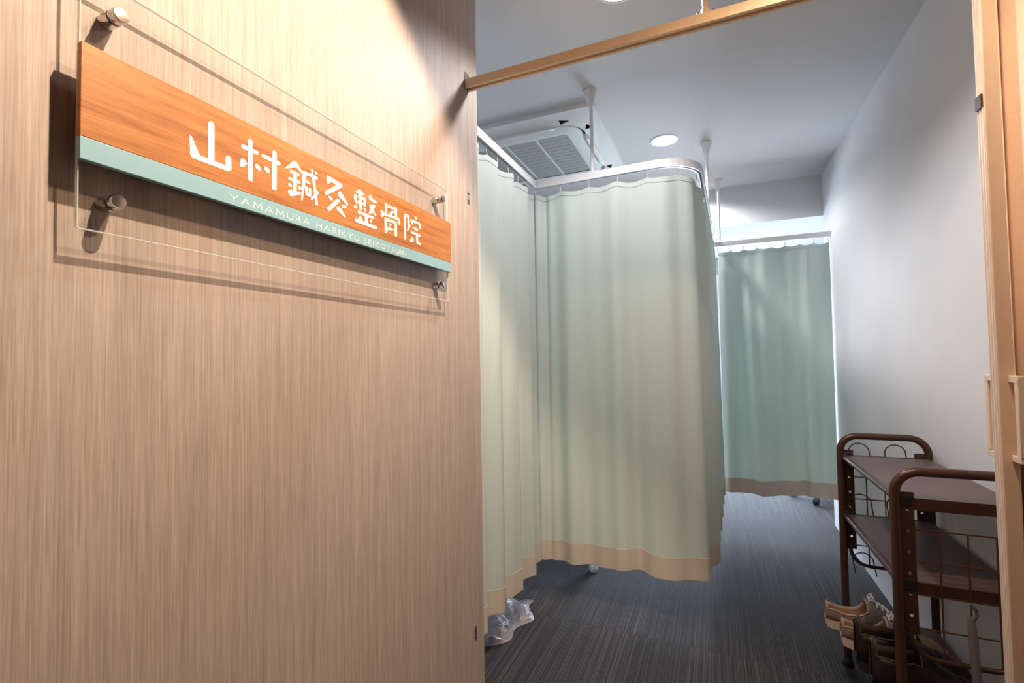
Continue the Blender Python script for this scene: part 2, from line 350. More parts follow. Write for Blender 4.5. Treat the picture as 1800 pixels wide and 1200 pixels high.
# ------------------------------------------------------------------ the sign on the left wall
PX = -0.7105                                   # wall-side face of the acrylic
def PB(px, py, X): return onX(px, py, X)
p_l = 0.318; p_r = 1.190; p_b = 1.366; p_t = 1.690
sg = thing('wall_sign', 'wooden board sign on a clear acrylic plate fixed to the laminate wall', 'sign', (XL, 0.75, p_b))
ac = obj('acrylic_plate', MB().box((PX, p_l, p_b), (PX + 0.005, p_r, p_t)), 'acrylic', sg)
ac['label'] = 'clear acrylic backing plate'
ed = MB(); e_ = 0.0012
ed.box((PX - 0.0002, p_l - e_, p_b), (PX + 0.0052, p_l, p_t)); ed.box((PX - 0.0002, p_r, p_b), (PX + 0.0052, p_r + e_, p_t))
ed.box((PX - 0.0002, p_l, p_b - e_), (PX + 0.0052, p_r, p_b)); ed.box((PX - 0.0002, p_l, p_t), (PX + 0.0052, p_r, p_t + e_))
obj('polished_edge', ed, 'acrylic_edge', ac)
BX = PX + 0.005; BF = BX + 0.009               # board back and front
b_l = PB(143, 75, BF).y; b_r = 1.192
b_top = 1.593; b_mid = PB(138, 236, BF).z; b_bot = 1.4485
bd = obj('board', MB().box((BX, b_l, b_mid), (BF, b_r, b_top)), 'cherry', sg, bevel=0.0006); bd['label'] = 'orange-brown wood-grain board'
tl = obj('band', MB().box((BX, b_l, b_bot), (BF, b_r, b_mid - 0.0003)), 'teal', sg, bevel=0.0006); tl['label'] = 'grey-teal lower band'
GLYPHS = [   # (crop origin x, y, scale, outlines traced in crop pixels)
 (320, 190, 9.23, [[(120,450),(135,440),(155,460),(280,750),(300,770),(420,815),(420,240),(435,215),(465,212),(500,235),(525,280),(525,855),(705,930),(705,800),(720,772),(745,770),(780,790),(798,830),(798,990),(785,1020),(755,1028),(180,815),(145,785),(128,745)]]),
 (410, 230, 10.0, [[(260,160),(275,142),(300,140),(328,165),(338,200),(342,870),(330,886),(300,884),(272,862),(258,830)],
   [(140,255),(155,238),(180,242),(430,355),(442,385),(435,415),(410,418),(160,310),(142,285)],
   [(140,485),(165,482),(210,520),(242,570),(235,595),(150,640),(125,632),(115,600),(125,520)],
   [(378,600),(395,578),(420,582),(460,620),(485,670),(475,695),(455,700),(410,665),(382,630)],
   [(497,425),(510,408),(535,410),(815,545),(830,575),(820,602),(800,605),(530,480),(505,455)],
   [(690,360),(705,345),(730,352),(755,380),(762,420),(758,1030),(745,1048),(720,1048),(690,1030),(675,1000),(682,560)],
   [(540,625),(560,622),(610,655),(638,700),(632,740),(610,748),(575,720),(550,680)]]),
 (495, 270, 12.0, [[(85,290),(245,155),(270,148),(300,165),(435,370),(430,395),(405,395),(310,290),(105,312),(85,305)],
   [(165,360),(185,342),(215,350),(370,420),(382,450),(370,475),(345,475),(200,410),(170,385)],
   [(135,510),(155,490),(180,498),(380,580),(400,610),(385,632),(360,630),(170,560),(140,540)],
   [(240,430),(320,450),(315,780),(240,770)],
   [(135,630),(155,612),(195,640),(215,675),(205,705),(185,708),(150,680),(138,655)],
   [(130,780),(160,755),(330,795),(425,830),(425,850),(330,875),(200,900),(165,880),(140,840)],
   [(435,370),(460,355),(520,390),(500,600),(465,780),(440,985),(415,990),(408,970),(425,780),(430,560)],
   [(440,380),(465,358),(750,490),(762,520),(750,548),(725,548),(630,500),(520,460)],
   [(612,325),(635,315),(660,330),(668,450),(700,560),(720,760),(745,900),(762,1070),(750,1095),(725,1095),(705,1060),(680,850),(650,620),(632,480)],
   [(700,390),(720,380),(742,400),(740,440),(722,450),(702,435)],
   [(505,580),(520,565),(545,575),(600,625),(600,650),(580,655),(540,630),(510,605)],
   [(345,700),(370,690),(440,725),(440,780),(400,770),(355,745),(340,720)],
   [(480,690),(540,700),(540,890),(500,885)], [(480,690),(620,745),(618,800),(540,765)], [(570,740),(620,750),(612,920),(568,905)], [(495,830),(615,850),(605,925),(500,880)],
   [(740,770),(775,820),(770,850),(640,980),(615,985),(605,965),(690,850)]]),
 (560, 290, 12.0, [[(165,235),(185,218),(225,235),(490,405),(505,440),(490,470),(165,635),(140,615),(128,575),(145,550),(370,425),(285,355),(265,352),(205,395),(185,390),(170,350)],
   [(405,590),(420,565),(450,552),(480,575),(530,660),(630,840),(625,855),(605,848),(430,670),(405,635)],
   [(205,660),(225,648),(250,655),(290,710),(298,740),(285,755),(265,745),(225,705)],
   [(385,710),(415,712),(445,735),(450,765),(235,970),(215,972),(185,935),(178,905)],
   [(485,860),(500,842),(550,840),(585,870),(580,905),(545,918),(505,905)],
   [(382,885),(400,868),(430,870),(460,910),(570,1080),(565,1102),(545,1100),(400,960),(382,930)]]),
 (610, 320, 13.33, [[(200,220),(225,190),(260,200),(280,170),(310,165),(335,220),(400,270),(405,300),(385,312),(330,300),(290,290),(215,250)],
   [(160,290),(180,275),(205,285),(215,330),(225,430),(290,470),(290,520),(240,500),(180,450),(162,380)],
   [(240,320),(270,310),(410,370),(440,395),(440,560),(420,580),(390,570),(390,420),(260,370)],
   [(225,430),(400,495),(400,545),(225,490)], [(275,200),(335,220),(340,660),(320,670),(290,640),(280,560)],
   [(160,570),(180,535),(205,525),(235,550),(240,590),(215,620),(180,615),(158,595)], [(375,610),(395,598),(430,635),(450,670),(435,690),(405,670)],
   [(508,330),(530,300),(555,310),(580,380),(680,450),(695,480),(680,505),(655,500),(545,430),(515,410)],
   [(510,540),(535,525),(565,540),(600,535),(625,525),(655,545),(650,590),(625,640),(640,710),(685,790),(670,805),(640,770),(600,715),(570,735),(540,745),(512,730),(515,700),(545,640)],
   [(248,680),(270,668),(620,815),(635,840),(620,865),(590,862),(260,735),(245,705)],
   [(180,880),(200,855),(260,870),(690,1040),(700,1075),(685,1100),(660,1105),(200,935),(182,910)],
   [(300,775),(320,790),(365,920),(360,960),(240,900),(270,850)], [(410,780),(485,810),(480,970),(415,960)],
   [(530,885),(555,870),(585,900),(585,945),(560,955),(530,930)]]),
 (660, 345, 15.0, [[(245,185),(265,160),(295,185),(305,440),(250,450)],
   [(290,225),(540,300),(570,340),(560,600),(510,590),(510,370),(300,280)],
   [(350,465),(430,385),(520,400),(520,440),(440,440),(400,480)], [(395,430),(440,400),(440,530),(395,510)],
   [(130,385),(150,370),(190,385),(240,440),(560,560),(600,560),(630,600),(645,730),(625,750),(600,740),(580,640),(545,610),(220,495),(200,545),(175,550),(155,530)],
   [(235,570),(260,550),(305,570),(305,950),(285,975),(260,970),(240,940)], [(250,555),(520,660),(555,690),(555,740),(500,720),(290,640)],
   [(500,690),(560,700),(565,1040),(545,1070),(520,1068),(500,1030)], [(360,730),(385,705),(415,730),(415,775),(390,795),(360,770)], [(300,800),(495,875),(495,895),(300,895)]]),
 (700, 365, 16.0, [[(165,190),(185,175),(215,190),(220,890),(200,910),(175,890),(165,860)],
   [(185,180),(215,175),(300,215),(315,260),(310,430),(340,500),(325,560),(270,660),(245,650),(280,520),(260,440),(265,280),(210,250)],
   [(455,260),(475,245),(500,260),(520,310),(510,345),(485,345),(465,310)],
   [(335,335),(365,325),(600,430),(640,480),(635,590),(610,600),(590,570),(580,490),(560,465),(410,410),(395,475),(375,470),(360,410),(340,370)],
   [(420,560),(440,545),(540,590),(555,625),(540,648),(515,640),(430,600)],
   [(350,670),(370,658),(610,765),(628,795),(610,820),(580,812),(370,720),(350,695)],
   [(500,760),(550,785),(550,950),(600,975),(625,1020),(615,1055),(590,1055),(540,1025),(505,985)],
   [(385,830),(400,830),(430,890),(428,945),(410,962),(340,960),(328,940),(340,890)]]),
]
for gx, gy, gs, outlines in GLYPHS:
    mb = MB()
    for kk, ol in enumerate(outlines):
        pts = [PB(gx + a / gs, gy + b / gs, BF) for a, b in ol]
        mb.prism([(BF - 0.0002, p.y, p.z) for p in pts], (0.0005 + 0.00004 * kk, 0, 0))
    obj('character', mb, 'letter', sg, fix=True)
STROKES = {   # unit-height capitals: width, polylines
 'Y': (0.80, [[(0, 1), (0.4, 0.48), (0.8, 1)], [(0.4, 0.48), (0.4, 0)]]),
 'A': (0.86, [[(0, 0), (0.43, 1), (0.86, 0)], [(0.15, 0.34), (0.71, 0.34)]]),
 'M': (0.96, [[(0, 0), (0.1, 1), (0.48, 0.25), (0.86, 1), (0.96, 0)]]),
 'U': (0.72, [[(0, 1), (0, 0.32), (0.1, 0.08), (0.36, 0), (0.62, 0.08), (0.72, 0.32), (0.72, 1)]]),
 'R': (0.62, [[(0, 0), (0, 1), (0.32, 1), (0.5, 0.9), (0.52, 0.72), (0.42, 0.55), (0.22, 0.48), (0, 0.48)], [(0.22, 0.48), (0.62, 0)]]),
 'H': (0.74, [[(0, 0), (0, 1)], [(0.74, 0), (0.74, 1)], [(0, 0.52), (0.74, 0.52)]]),
 'I': (0.06, [[(0.03, 0), (0.03, 1)]]),
 'K': (0.66, [[(0, 0), (0, 1)], [(0.6, 1), (0.04, 0.5), (0.66, 0)]]),
 'S': (0.48, [[(0.44, 0.92), (0.26, 1), (0.08, 0.92), (0.04, 0.74), (0.16, 0.58), (0.36, 0.44), (0.46, 0.26), (0.40, 0.08), (0.22, 0), (0.0, 0.06)]]),
 'E': (0.48, [[(0.48, 1), (0, 1), (0, 0), (0.48, 0)], [(0, 0.52), (0.44, 0.52)]]),
 'O': (0.94, [[(0.47 + 0.47 * math.cos(a * PI / 8), 0.5 + 0.5 * math.sin(a * PI / 8)) for a in range(17)]]),
 'T': (0.66, [[(0, 1), (0.66, 1)], [(0.33, 1), (0.33, 0)]]),
 'N': (0.78, [[(0, 0), (0, 1), (0.78, 0), (0.78, 1)]]),
}
txt = 'YAMAMURA HARIKYU SEIKOTSUIN'; trk = 0.42
tot = sum((0.62 if c == ' ' else STROKES[c][0] + trk) for c in txt) - trk
q0, q1 = PB(403.7, 337.5, BF), PB(713.5, 450, BF); zb, zt = 1.4545, 1.4650
us = (q1.y - q0.y) / tot; hz = zt - zb; mb = MB(); x = 0.0; th = 0.0011
for c in txt:
    if c == ' ': x += 0.62; continue
    wd, ls = STROKES[c]
    for pl in ls:
        for kk, ((a, b), (c_, d_)) in enumerate(zip(pl, pl[1:])):
            A = Vector((q0.y + (x + a) * us, zb + b * hz)); B = Vector((q0.y + (x + c_) * us, zb + d_ * hz)); dd = (B - A).normalized()
            A -= dd * th * 0.4; B += dd * th * 0.4; nn = Vector((-dd.y, dd.x)) * th / 2
            mb.prism([(BF - 0.0002, p.x, p.y) for p in (A - nn, B - nn, B + nn, A + nn)], (0.0005 + 0.00004 * (kk % 3) + (0.00002 if pl is ls[0] else 0), 0, 0))
    x += wd + trk
obj('small_lettering', mb, 'letter_small', sg)
so = []
for px, py in ((203, 33), (197, 356), (772, 357), (770, 510)):
    p = PB(px, py, PX + 0.014)
    so.append(p)
yl_, yr_ = 0.356, 1.152; zt_, zb_ = 1.652, 1.4075
for y, z in ((yl_, zt_), (yl_, zb_), (yr_, zt_), (yr_, zb_)):
    r = 0.0095
    s_ = obj('standoff', MB().lathe((XL, y, z), [(r * 1.02, 0), (r * 1.02, PX - XL - 0.001), (r * 0.9, PX - XL)], 20, (1, 0, 0)), 'chrome', sg, smooth=True)
    obj('cap', MB().lathe((PX + 0.005, y, z), [(r, 0), (r, 0.0085), (r * 0.86, 0.0105), (0.0001, 0.0108)], 20, (1, 0, 0)), 'chrome', s_, smooth=True)

# latch plates on the end of the laminate wall
for (px, py), lb, nm in (((823, 347), 'small upper metal latch plate on the laminate wall edge', 1), ((836, 1112), 'small lower metal latch plate near the floor on the laminate wall edge', 0)):
    p = onX(px, py, XL); t_ = thing('latch_plate', lb, 'latch', (XL, p.y, p.z), 'accordion door latch plates')
    obj('plate', MB().box((XL, p.y - 0.006, p.z - 0.020), (XL + 0.002, p.y + 0.006, p.z + 0.020)), 'chrome' if nm else 'magnet', t_, bevel=0.0005)
    for dz in (-0.012, 0.012): obj('screw', MB().lathe((XL + 0.002, p.y, p.z + dz), [(0.0035, 0), (0.003, 0.0012), (0.0001, 0.0014)], 10, (1, 0, 0)), 'magnet', t_)

# ------------------------------------------------------------------ accordion door and its rail
YR, ZR = 1.366, 2.10
rl = thing('door_rail', 'tan metal rail crossing the doorway under the ceiling', 'rail', (0.0, YR, ZR))
hw = 0.016
prof = [(-hw, -0.012), (-hw, 0.016), (hw, 0.016), (hw, -0.012), (0.006, -0.012), (0.006, 0.006), (-0.006, 0.006), (-0.006, -0.012)]
obj('track', MB().sweep([(XL + 0.002, YR, ZR), (XR, YR, ZR)], prof), 'rail_tan', rl, bevel=0.001)
obj('wall_bracket', MB().box((XL, YR - 0.014, ZR - 0.014), (XL + 0.003, YR + 0.014, ZR + 0.042)), 'chrome', rl)
hg = obj('hanger_rod', MB().tube([(0.004, YR, ZR + 0.014), (0.004, YR, CE)], 0.0075, 12), 'rail_tan', rl, smooth=True)
obj('hanger_collar', MB().lathe((0.004, YR, ZR + 0.015), [(0.011, 0), (0.011, 0.018), (0.0076, 0.022)], 14), 'rail_tan', hg, smooth=True)
for dx in (-0.018, 0.020): obj('bolt', MB().lathe((0.004 + dx, YR, ZR + 0.0155), [(0.004, 0), (0.004, 0.012), (0.002, 0.014)], 8), 'chrome', hg, smooth=True)
ad = thing('accordion_door', 'beige accordion door folded against the right wall beside the shoe rack', 'accordion door', (0.65, YR, 0.0))
px0 = 0.562; zt, zb = ZR - 0.008, 0.012
obj('leading_post', MB().box((px0, YR - 0.0135, zb), (px0 + 0.030, YR + 0.0205, zt)), 'accordion_post', ad, bevel=0.003)
for yy in (YR - 0.0075, YR + 0.003, YR + 0.0135): obj('post_groove', MB().box((px0 - 0.0012, yy - 0.0013, zb), (px0 + 0.002, yy + 0.0013, zt)), 'post_stripe', ad)
folds = MB(); nf = 5; xs0 = px0 + 0.028; xs1 = XR - 0.001; pts = []
for i in range(nf * 2 + 1):
    xx = xs0 + (xs1 - xs0) * i / (nf * 2)
    pts.append((xx, YR + (0.058 if i % 2 else -0.058) * (0.25 if i == 0 else 1.0)))
# round the fold ridges
sm = []
for i, p in enumerate(pts):
    if 0 < i < len(pts) - 1:
        a, b = pts[i - 1], pts[i + 1]
        for f in (0.16, 0.05): sm.append((p[0] + (a[0] - p[0]) * f, p[1] + (a[1] - p[1]) * f))
        for f in (0.05, 0.16): sm.append((p[0] + (b[0] - p[0]) * f, p[1] + (b[1] - p[1]) * f))
    else: sm.append(p)
n = len(sm); folds.add([(x_, y_, zb + 0.005) for x_, y_ in sm] + [(x_, y_, zt) for x_, y_ in sm], [(i, i + 1, n + i + 1, n + i) for i in range(n - 1)])
obj('pleated_cover', folds, 'accordion', ad, solid=0.002, smooth=True)
def dhandle(sgn, xa):
    mb = MB(); z0, z1 = 0.960, 1.143; y0 = YR + (0.019 if sgn > 0 else -0.012); y1 = y0 + sgn * 0.036
    lo, hi = min(y0, y1), max(y0, y1)
    mb.box((xa, lo, z1 - 0.014), (xa + 0.016, hi, z1)); mb.box((xa, lo, z0), (xa + 0.016, hi, z0 + 0.014))
    a = y1 - sgn * 0.014; mb.box((xa, min(a, y1), z0 + 0.014), (xa + 0.016, max(a, y1), z1 - 0.014)); return mb
h1 = obj('pull_handle', dhandle(1, px0 + 0.004), 'handle', ad, bevel=0.002)
h2 = obj('pull_handle', dhandle(-1, px0 + 0.016), 'handle', ad, bevel=0.002)
obj('magnet_catch', MB().box((px0 - 0.004, YR - 0.009, 1.735), (px0 + 0.001, YR + 0.016, 1.765)), 'magnet', ad)

# ------------------------------------------------------------------ ceiling air conditioner
ax0, ax1, ay0, ay1 = -1.455, -0.508, 2.275, 3.225; acx, acy = (ax0 + ax1) / 2, (ay0 + ay1) / 2
ak = thing('air_conditioner', 'square white ceiling cassette air conditioner with grey intake grille', 'air conditioner', (acx, acy, CE))
def rrect(hx, hy, r, n=6):
    o_ = []
    for cx_, cy_, a0 in ((hx - r, hy - r, 0), (-hx + r, hy - r, PI / 2), (-hx + r, -hy + r, PI), (hx - r, -hy + r, 1.5 * PI)):
        o_ += [(acx + cx_ + r * math.cos(a0 + PI / 2 * i / n), acy + cy_ + r * math.sin(a0 + PI / 2 * i / n)) for i in range(n + 1)]
    return o_
def ring(mb, A, za, B, zb_):
    n = len(A); mb.add([(*p, za) for p in A] + [(*p, zb_) for p in B], [(i, (i + 1) % n, n + (i + 1) % n, n + i) for i in range(n)])
hx = (ax1 - ax0) / 2; hy = (ay1 - ay0) / 2
pm = MB(); R0 = rrect(hx, hy, 0.012); R1 = rrect(hx - 0.004, hy - 0.004, 0.012); R2 = rrect(hx - 0.105, hy - 0.105, 0.12); R2b = rrect(hx - 0.108, hy - 0.108, 0.118)
ring(pm, R0, CE, R0, CE - 0.018); ring(pm, R0, CE - 0.018, R1, CE - 0.024); ring(pm, R2, CE - 0.040, R2b, CE - 0.018)
loops = [[Vector((*p_, 0)) for p_ in R1], [Vector((*p_, 0)) for p_ in R2]]; zs_ = [CE - 0.024] * len(R1) + [CE - 0.040] * len(R2)
for sx_, sy_ in ((1, -1), (1, 1), (-1, -1), (-1, 1)):
    for swap in (0, 1):
        a, b, w_ = 0.27, 0.395, 0.020
        q = [(a, b - w_), (a + 0.055, b), (a, b + w_)] if not swap else [(b - w_, a), (b, a + 0.055), (b + w_, a)]
        tri_ = [Vector((acx + sx_ * u, acy + sy_ * v, 0)) for u, v in q]; loops.append(tri_)
        zs_ += [CE - 0.024 - 0.016 * min(1, (hx - max(abs(p_.x - acx), abs(p_.y - acy))) / 0.105) for p_ in tri_]
from mathutils.geometry import tessellate_polygon
flat_ = [p_ for lp_ in loops for p_ in lp_]
pm.add([(p_.x, p_.y, z_) for p_, z_ in zip(flat_, zs_)], [tuple(f_) for f_ in tessellate_polygon(loops)])
obj('outer_panel', pm, 'ac_white', ak, smooth=True)
obj('duct_lining', MB().box((ax0 + 0.02, ay0 + 0.02, CE - 0.004), (ax1 - 0.02, ay1 - 0.02, CE - 0.001)), 'ac_grey', ak)
gm = MB(); R3 = rrect(hx - 0.122, hy - 0.122, 0.105); ring(gm, R2, CE - 0.020, R3, CE - 0.020)
obj('air_gap', gm, 'ac_dark', ak)
cm_ = MB(); R4 = rrect(hx - 0.165, hy - 0.165, 0.07); R5 = rrect(hx - 0.20, hy - 0.20, 0.02)
ring(cm_, R3, CE - 0.010, R3, CE - 0.036); ring(cm_, R3, CE - 0.036, R4, CE - 0.046); ring(cm_, R4, CE - 0.046, R5, CE - 0.046)
obj('centre_panel', cm_, 'ac_white', ak, smooth=True)
gr = obj('intake_grille', MB().box((acx - hx + 0.202, acy - hy + 0.202, CE - 0.043), (acx + hx - 0.202, acy + hy - 0.202, CE - 0.035)), 'ac_grille', ak)
for k in (-1, 1):
    xx = acx + k * (hx - 0.2) / 3; obj('grille_rib', MB().box((xx - 0.005, acy - hy + 0.202, CE - 0.046), (xx + 0.005, acy + hy - 0.202, CE - 0.040)), 'ac_flap', gr)
nsl = 13
for k in range(nsl):
    yy = acy - hy + 0.215 + (2 * hy - 0.43) * k / (nsl - 1); obj('grille_slat', MB().box((acx - hx + 0.204, yy - 0.008, CE - 0.0438), (acx + hx - 0.204, yy + 0.008, CE - 0.043)), 'ac_grille', gr)
for ang in range(4):       # a curved air flap on each side
    fm = MB(); L_ = 0.235; prof_ = [(-0.5, 0.0), (-0.25, -0.012), (0.1, -0.014), (0.5, -0.004)]
    ca_, sa_ = math.cos(ang * PI / 2), math.sin(ang * PI / 2); vv = []; ns = 7
    for i in range(ns):
        u = -L_ + 2 * L_ * i / (ns - 1); tp_ = 1.0 if abs(u) < L_ * 0.85 else 0.25
        for q, dz in prof_:
            lx, ly = u, -(hy - 0.112) + q * 0.040 * tp_
            vv.append((acx + lx * ca_ - ly * sa_, acy + lx * sa_ + ly * ca_, CE - 0.036 + dz))
    fm.add(vv, [(i * 4 + j, i * 4 + j + 1, i * 4 + j + 5, i * 4 + j + 4) for i in range(ns - 1) for j in range(3)])
    obj('air_flap', fm, 'ac_flap', ak, solid=0.003, smooth=True)

# ------------------------------------------------------------------ curtain rails
RZ = 2.05
prof_r = [(-0.012, -0.016), (-0.012, 0.018), (0.012, 0.018), (0.012, -0.016), (0.005, -0.016), (0.005, 0.006), (-0.005, 0.006), (-0.005, -0.016)]
path_front = [(-0.80, 2.20)] + [(-0.215, 2.185)] + arc((-0.215, 2.365), 0.18, -PI / 2, 0, 10)[1:] + [(0.012, 3.705)]
path_left = [(-0.805, 1.44), (-0.80, 2.185)]
path_back = [(0.02, 3.72), (0.736, 3.72)]
def rail(path, label, supports, endz=None):
    c = path[len(path) // 2]; t_ = thing('curtain_rail', label, 'curtain rail', (c[0], c[1], RZ if endz is None else endz), 'white curtain rails'); z = RZ if endz is None else endz
    obj('track', MB().sweep([(x_, y_, z) for x_, y_ in path], prof_r), 'rail_white', t_)
    for x_, y_ in supports:
        s_ = obj('ceiling_support', MB().tube([(x_, y_, z + 0.016), (x_, y_, CE - 0.06)], 0.0085, 12), 'rail_white', t_, smooth=True)
        obj('ceiling_cap', MB().lathe((x_, y_, CE), [(0.032, 0), (0.032, -0.008), (0.024, -0.020), (0.014, -0.075), (0.010, -0.080), (0.0085, -0.080)], 20), 'rail_white', s_, smooth=True)
    return t_
rail(path_front, 'white curtain rail bending round the booth corner below the air conditioner', [(-0.505, 2.19), (-0.008, 3.03)])
rail(path_left, 'short straight white curtain rail running back from the laminate wall', [])
bk = rail(path_back, 'white curtain rail holding the green passage curtain under the dropped beam', [(0.06, 3.72)], 1.985)
obj('wall_bracket', MB().box((XR - 0.006, 3.70, 1.965), (XR, 3.74, 2.005)), 'rail_white', bk)

# ------------------------------------------------------------------ curtains
def resample(path, step):
    P = [Vector(p) for p in path]; out = [P[0].copy()]; acc = 0.0
    for a, b in zip(P, P[1:]):
        L = (b - a).length; d = (b - a) / L; s_ = step - acc
        while s_ <= L: out.append(a + d * s_); s_ += step
        acc = (acc + L) % step
    return out
def hook_mesh(parent, at):
    x_, y_, z_ = at; mb = MB()
    mb.box((x_ - 0.005, y_ - 0.005, z_ + 0.012), (x_ + 0.005, y_ + 0.005, z_ + 0.030))
    mb.tube([(x_, y_, z_ + 0.014), (x_, y_ - 0.004, z_), (x_, y_, z_ - 0.012), (x_, y_ + 0.004, z_ - 0.02)], 0.0018, 6)
    return obj('hook', mb, 'rail_white', parent, loc=at)
hook0 = None
def curtain(label, path, ztop, zbot, hem, fold, cloth, hemm, hooks, group, seed, railz, zvar=None):
    global hook0
    rnd = random.Random(seed); step = 0.006
    S = resample(path, step); n = len(S)
    nor = []
    for i in range(n):
        d = (S[min(i + 1, n - 1)] - S[max(i - 1, 0)]).normalized(); nor.append(Vector((d.y, -d.x)))
    ph = [rnd.uniform(0, 6.28) for _ in range(8)]
    t_ = thing('curtain', label, 'curtain', (S[n // 2].x, S[n // 2].y, zbot), group)
    def disp(i, zf):          # zf 0 at top, 1 at bottom
        s_ = i * step; return fold(s_, zf, ph)
    def pt(i, z):
        zf = (ztop - z) / (ztop - zbot); zf = max(0, min(1, zf))
        d, along = disp(i, zf); p = S[i] + nor[i] * d
        return (p.x, p.y, z)
    def grid(zs):
        vv = []; m = len(zs(0))
        for i in range(n):
            for z in zs(i): vv.append(pt(i, z))
        return MB().add(vv, [(i * m + j, i * m + j + 1, (i + 1) * m + j + 1, (i + 1) * m + j) for i in range(n - 1) for j in range(m - 1)])
    hs = hooks
    def topz(i):
        s_ = i * step; u = (s_ / hs) % 1.0; return ztop - 0.011 * math.sin(PI * u) ** 1.0
    def botz(i):
        s_ = i * step; return zbot + 0.006 * math.sin(s_ * 9 + ph[0]) + 0.004 * math.sin(s_ * 23 + ph[1]) + (zvar(s_) if zvar else 0)
    def zcl(i):
        a = botz(i) + hem; b = topz(i) - 0.022; return [a, a + 0.0015] + [a + (b - a) * j / 26 for j in range(1, 26)] + [b - 0.0015, b]
    def zhem(i):
        a = botz(i); return [a, a + 0.0015] + [a + hem * j / 5 for j in range(1, 5)] + [a + hem - 0.0015, a + hem]
    def ztp(i):
        b = topz(i); return [b - 0.022, b - 0.0205, b - 0.011, b - 0.0015, b]
    obj('cloth', grid(zcl), cloth, t_, smooth=True, solid=0.0012, fix=False)
    hb = obj('hem_band', grid(zhem), hemm, t_, smooth=True, solid=0.003, fix=False); hb['label'] = 'plain band sewn along the bottom edge'
    obj('heading_tape', grid(ztp), cloth, t_, smooth=True, solid=0.004, fix=False)
    k = 0
    while k * hs <= (n - 1) * step + 1e-6:
        i = min(n - 1, int(round(k * hs / step))); zz = railz - 0.028
        at = Vector((S[i].x, S[i].y, zz))
        if hook0 is None: hook0 = hook_mesh(t_, at)
        else: share(hook0, t_, at)
        k += 1
    return t_
def amp(zf, a0, a1): return a0 + (a1 - a0) * (zf ** 0.55)
def soft(x): return x / (1 + abs(x))
def fold_left(s, zf, ph):
    a = amp(zf, 0.018, 0.026); w_ = s + 0.010 * math.sin(s * 7 + ph[2]) * zf
    u = ((w_ + 0.02) / 0.165) % 1.0                     # long flat face, quick return
    v = (u / 0.74 * 2 - 1) if u < 0.74 else (1 - (u - 0.74) / 0.26 * 2)
    v = math.sin(v * PI / 2)
    end = min(1, max(0, (0.735 - s) / 0.08))
    return a * v * (0.35 + 0.65 * end) + 0.004 * zf * math.sin(2 * PI * s / 0.07 + ph[3] + zf), 0
def fold_front(s, zf, ph):
    a = amp(zf, 0.007, 0.017)
    v = math.sin(2 * PI * s / 0.205 + 2.2 + 0.6 * zf) + 0.5 * math.sin(2 * PI * s / 0.118 + ph[3] - 0.7 * zf) + 0.35 * math.sin(2 * PI * s / 0.33 + 1.0)
    tuck = -0.030 * math.exp(-((s - 0.045) / 0.016) ** 2) * (1 - 0.5 * zf)
    if s > 0.60:        # turning the corner: deeper pleats
        b = min(1, (s - 0.60) / 0.15); v = v * (1 - b) + b * 1.5 * math.sin(2 * PI * s / 0.23 + 0.9)
        a = a * (1 - b) + b * amp(zf, 0.008, 0.024)
    bell = 0.020 * zf * min(1, max(0, (s - 0.35) / 0.35)) * max(0, min(1, (1.0 - s) / 0.15))
    return a * v + tuck + bell, 0
def fold_back(s, zf, ph):
    a = amp(zf, 0.007, 0.024)
    v = math.sin(2 * PI * s / 0.25 + 1.0) + 0.4 * math.sin(2 * PI * s / 0.13 + ph[3] + 1.2 * zf)
    ridge = 0.06 * zf * math.exp(-((s - 0.18 - 0.05 * zf) / 0.035) ** 2) - 0.03 * zf * math.exp(-((s - 0.50) / 0.03) ** 2)
    return a * v + ridge, 0
fr_path = [(-0.795, 2.19), (-0.225, 2.185)] + arc((-0.225, 2.365), 0.18, -PI / 2, 0, 10)[1:] + [(0.012, 3.66)]
curtain('pale green booth curtain on the short rail beside the laminate wall', [(-0.808, 1.455), (-0.80, 2.178)], 2.0, 0.21, 0.095, fold_left, 'cloth', 'hem', 0.105, 'booth curtains', 3, RZ)
curtain('wide pale green booth curtain hanging round the bent rail corner', fr_path, 2.0, 0.228, 0.097, fold_front, 'cloth', 'hem', 0.135, 'booth curtains', 5, RZ)
curtain('green curtain hung across the passage beyond the shoe rack', [(0.045, 3.72), (0.733, 3.72)], 1.935, 0.225, 0.10, fold_back, 'cloth', 'hem', 0.085, 'booth curtains', 9, 1.985)

# ------------------------------------------------------------------ shoe rack
def perforated(w_, L, pitch, r):
    """flat strip in local (u across, v up) with round holes; returns verts, faces"""
    nh = int(L / pitch); vv = []; ff = []; m = (L - nh * pitch) / 2
    def quad(v0, v1):
        o_ = len(vv); vv.extend([(-w_ / 2, v0), (w_ / 2, v0), (w_ / 2, v1), (-w_ / 2, v1)]); ff.append((o_, o_ + 1, o_ + 2, o_ + 3))
    if m > 1e-5: quad(0, m); quad(L - m, L)
    for h in range(nh):
        v0 = m + h * pitch; v1 = v0 + pitch; vc = (v0 + v1) / 2; o_ = len(vv)
        vv.extend([(-w_ / 2, v0), (w_ / 2, v0), (w_ / 2, v1), (-w_ / 2, v1)])
        vv.extend([(r * math.cos(-0.75 * PI + k * PI / 4), vc + r * math.sin(-0.75 * PI + k * PI / 4)) for k in range(8)])
        c = o_; q = o_ + 4
        ff.extend([(c, c + 1, q + 2, q + 1, q), (c + 1, c + 2, q + 4, q + 3, q + 2), (c + 2, c + 3, q + 6, q + 5, q + 4), (c + 3, c, q, q + 7, q + 6)])
    return vv, ff
RK = dict(xf=0.440, xb=0.712, yn=1.600, yf=2.200, top=0.888)
rk = thing('shoe_rack', 'bronze-brown metal shoe rack with rounded end frames against the white wall', 'shoe rack', (0.58, 1.9, 0.0))
tr = 0.0125
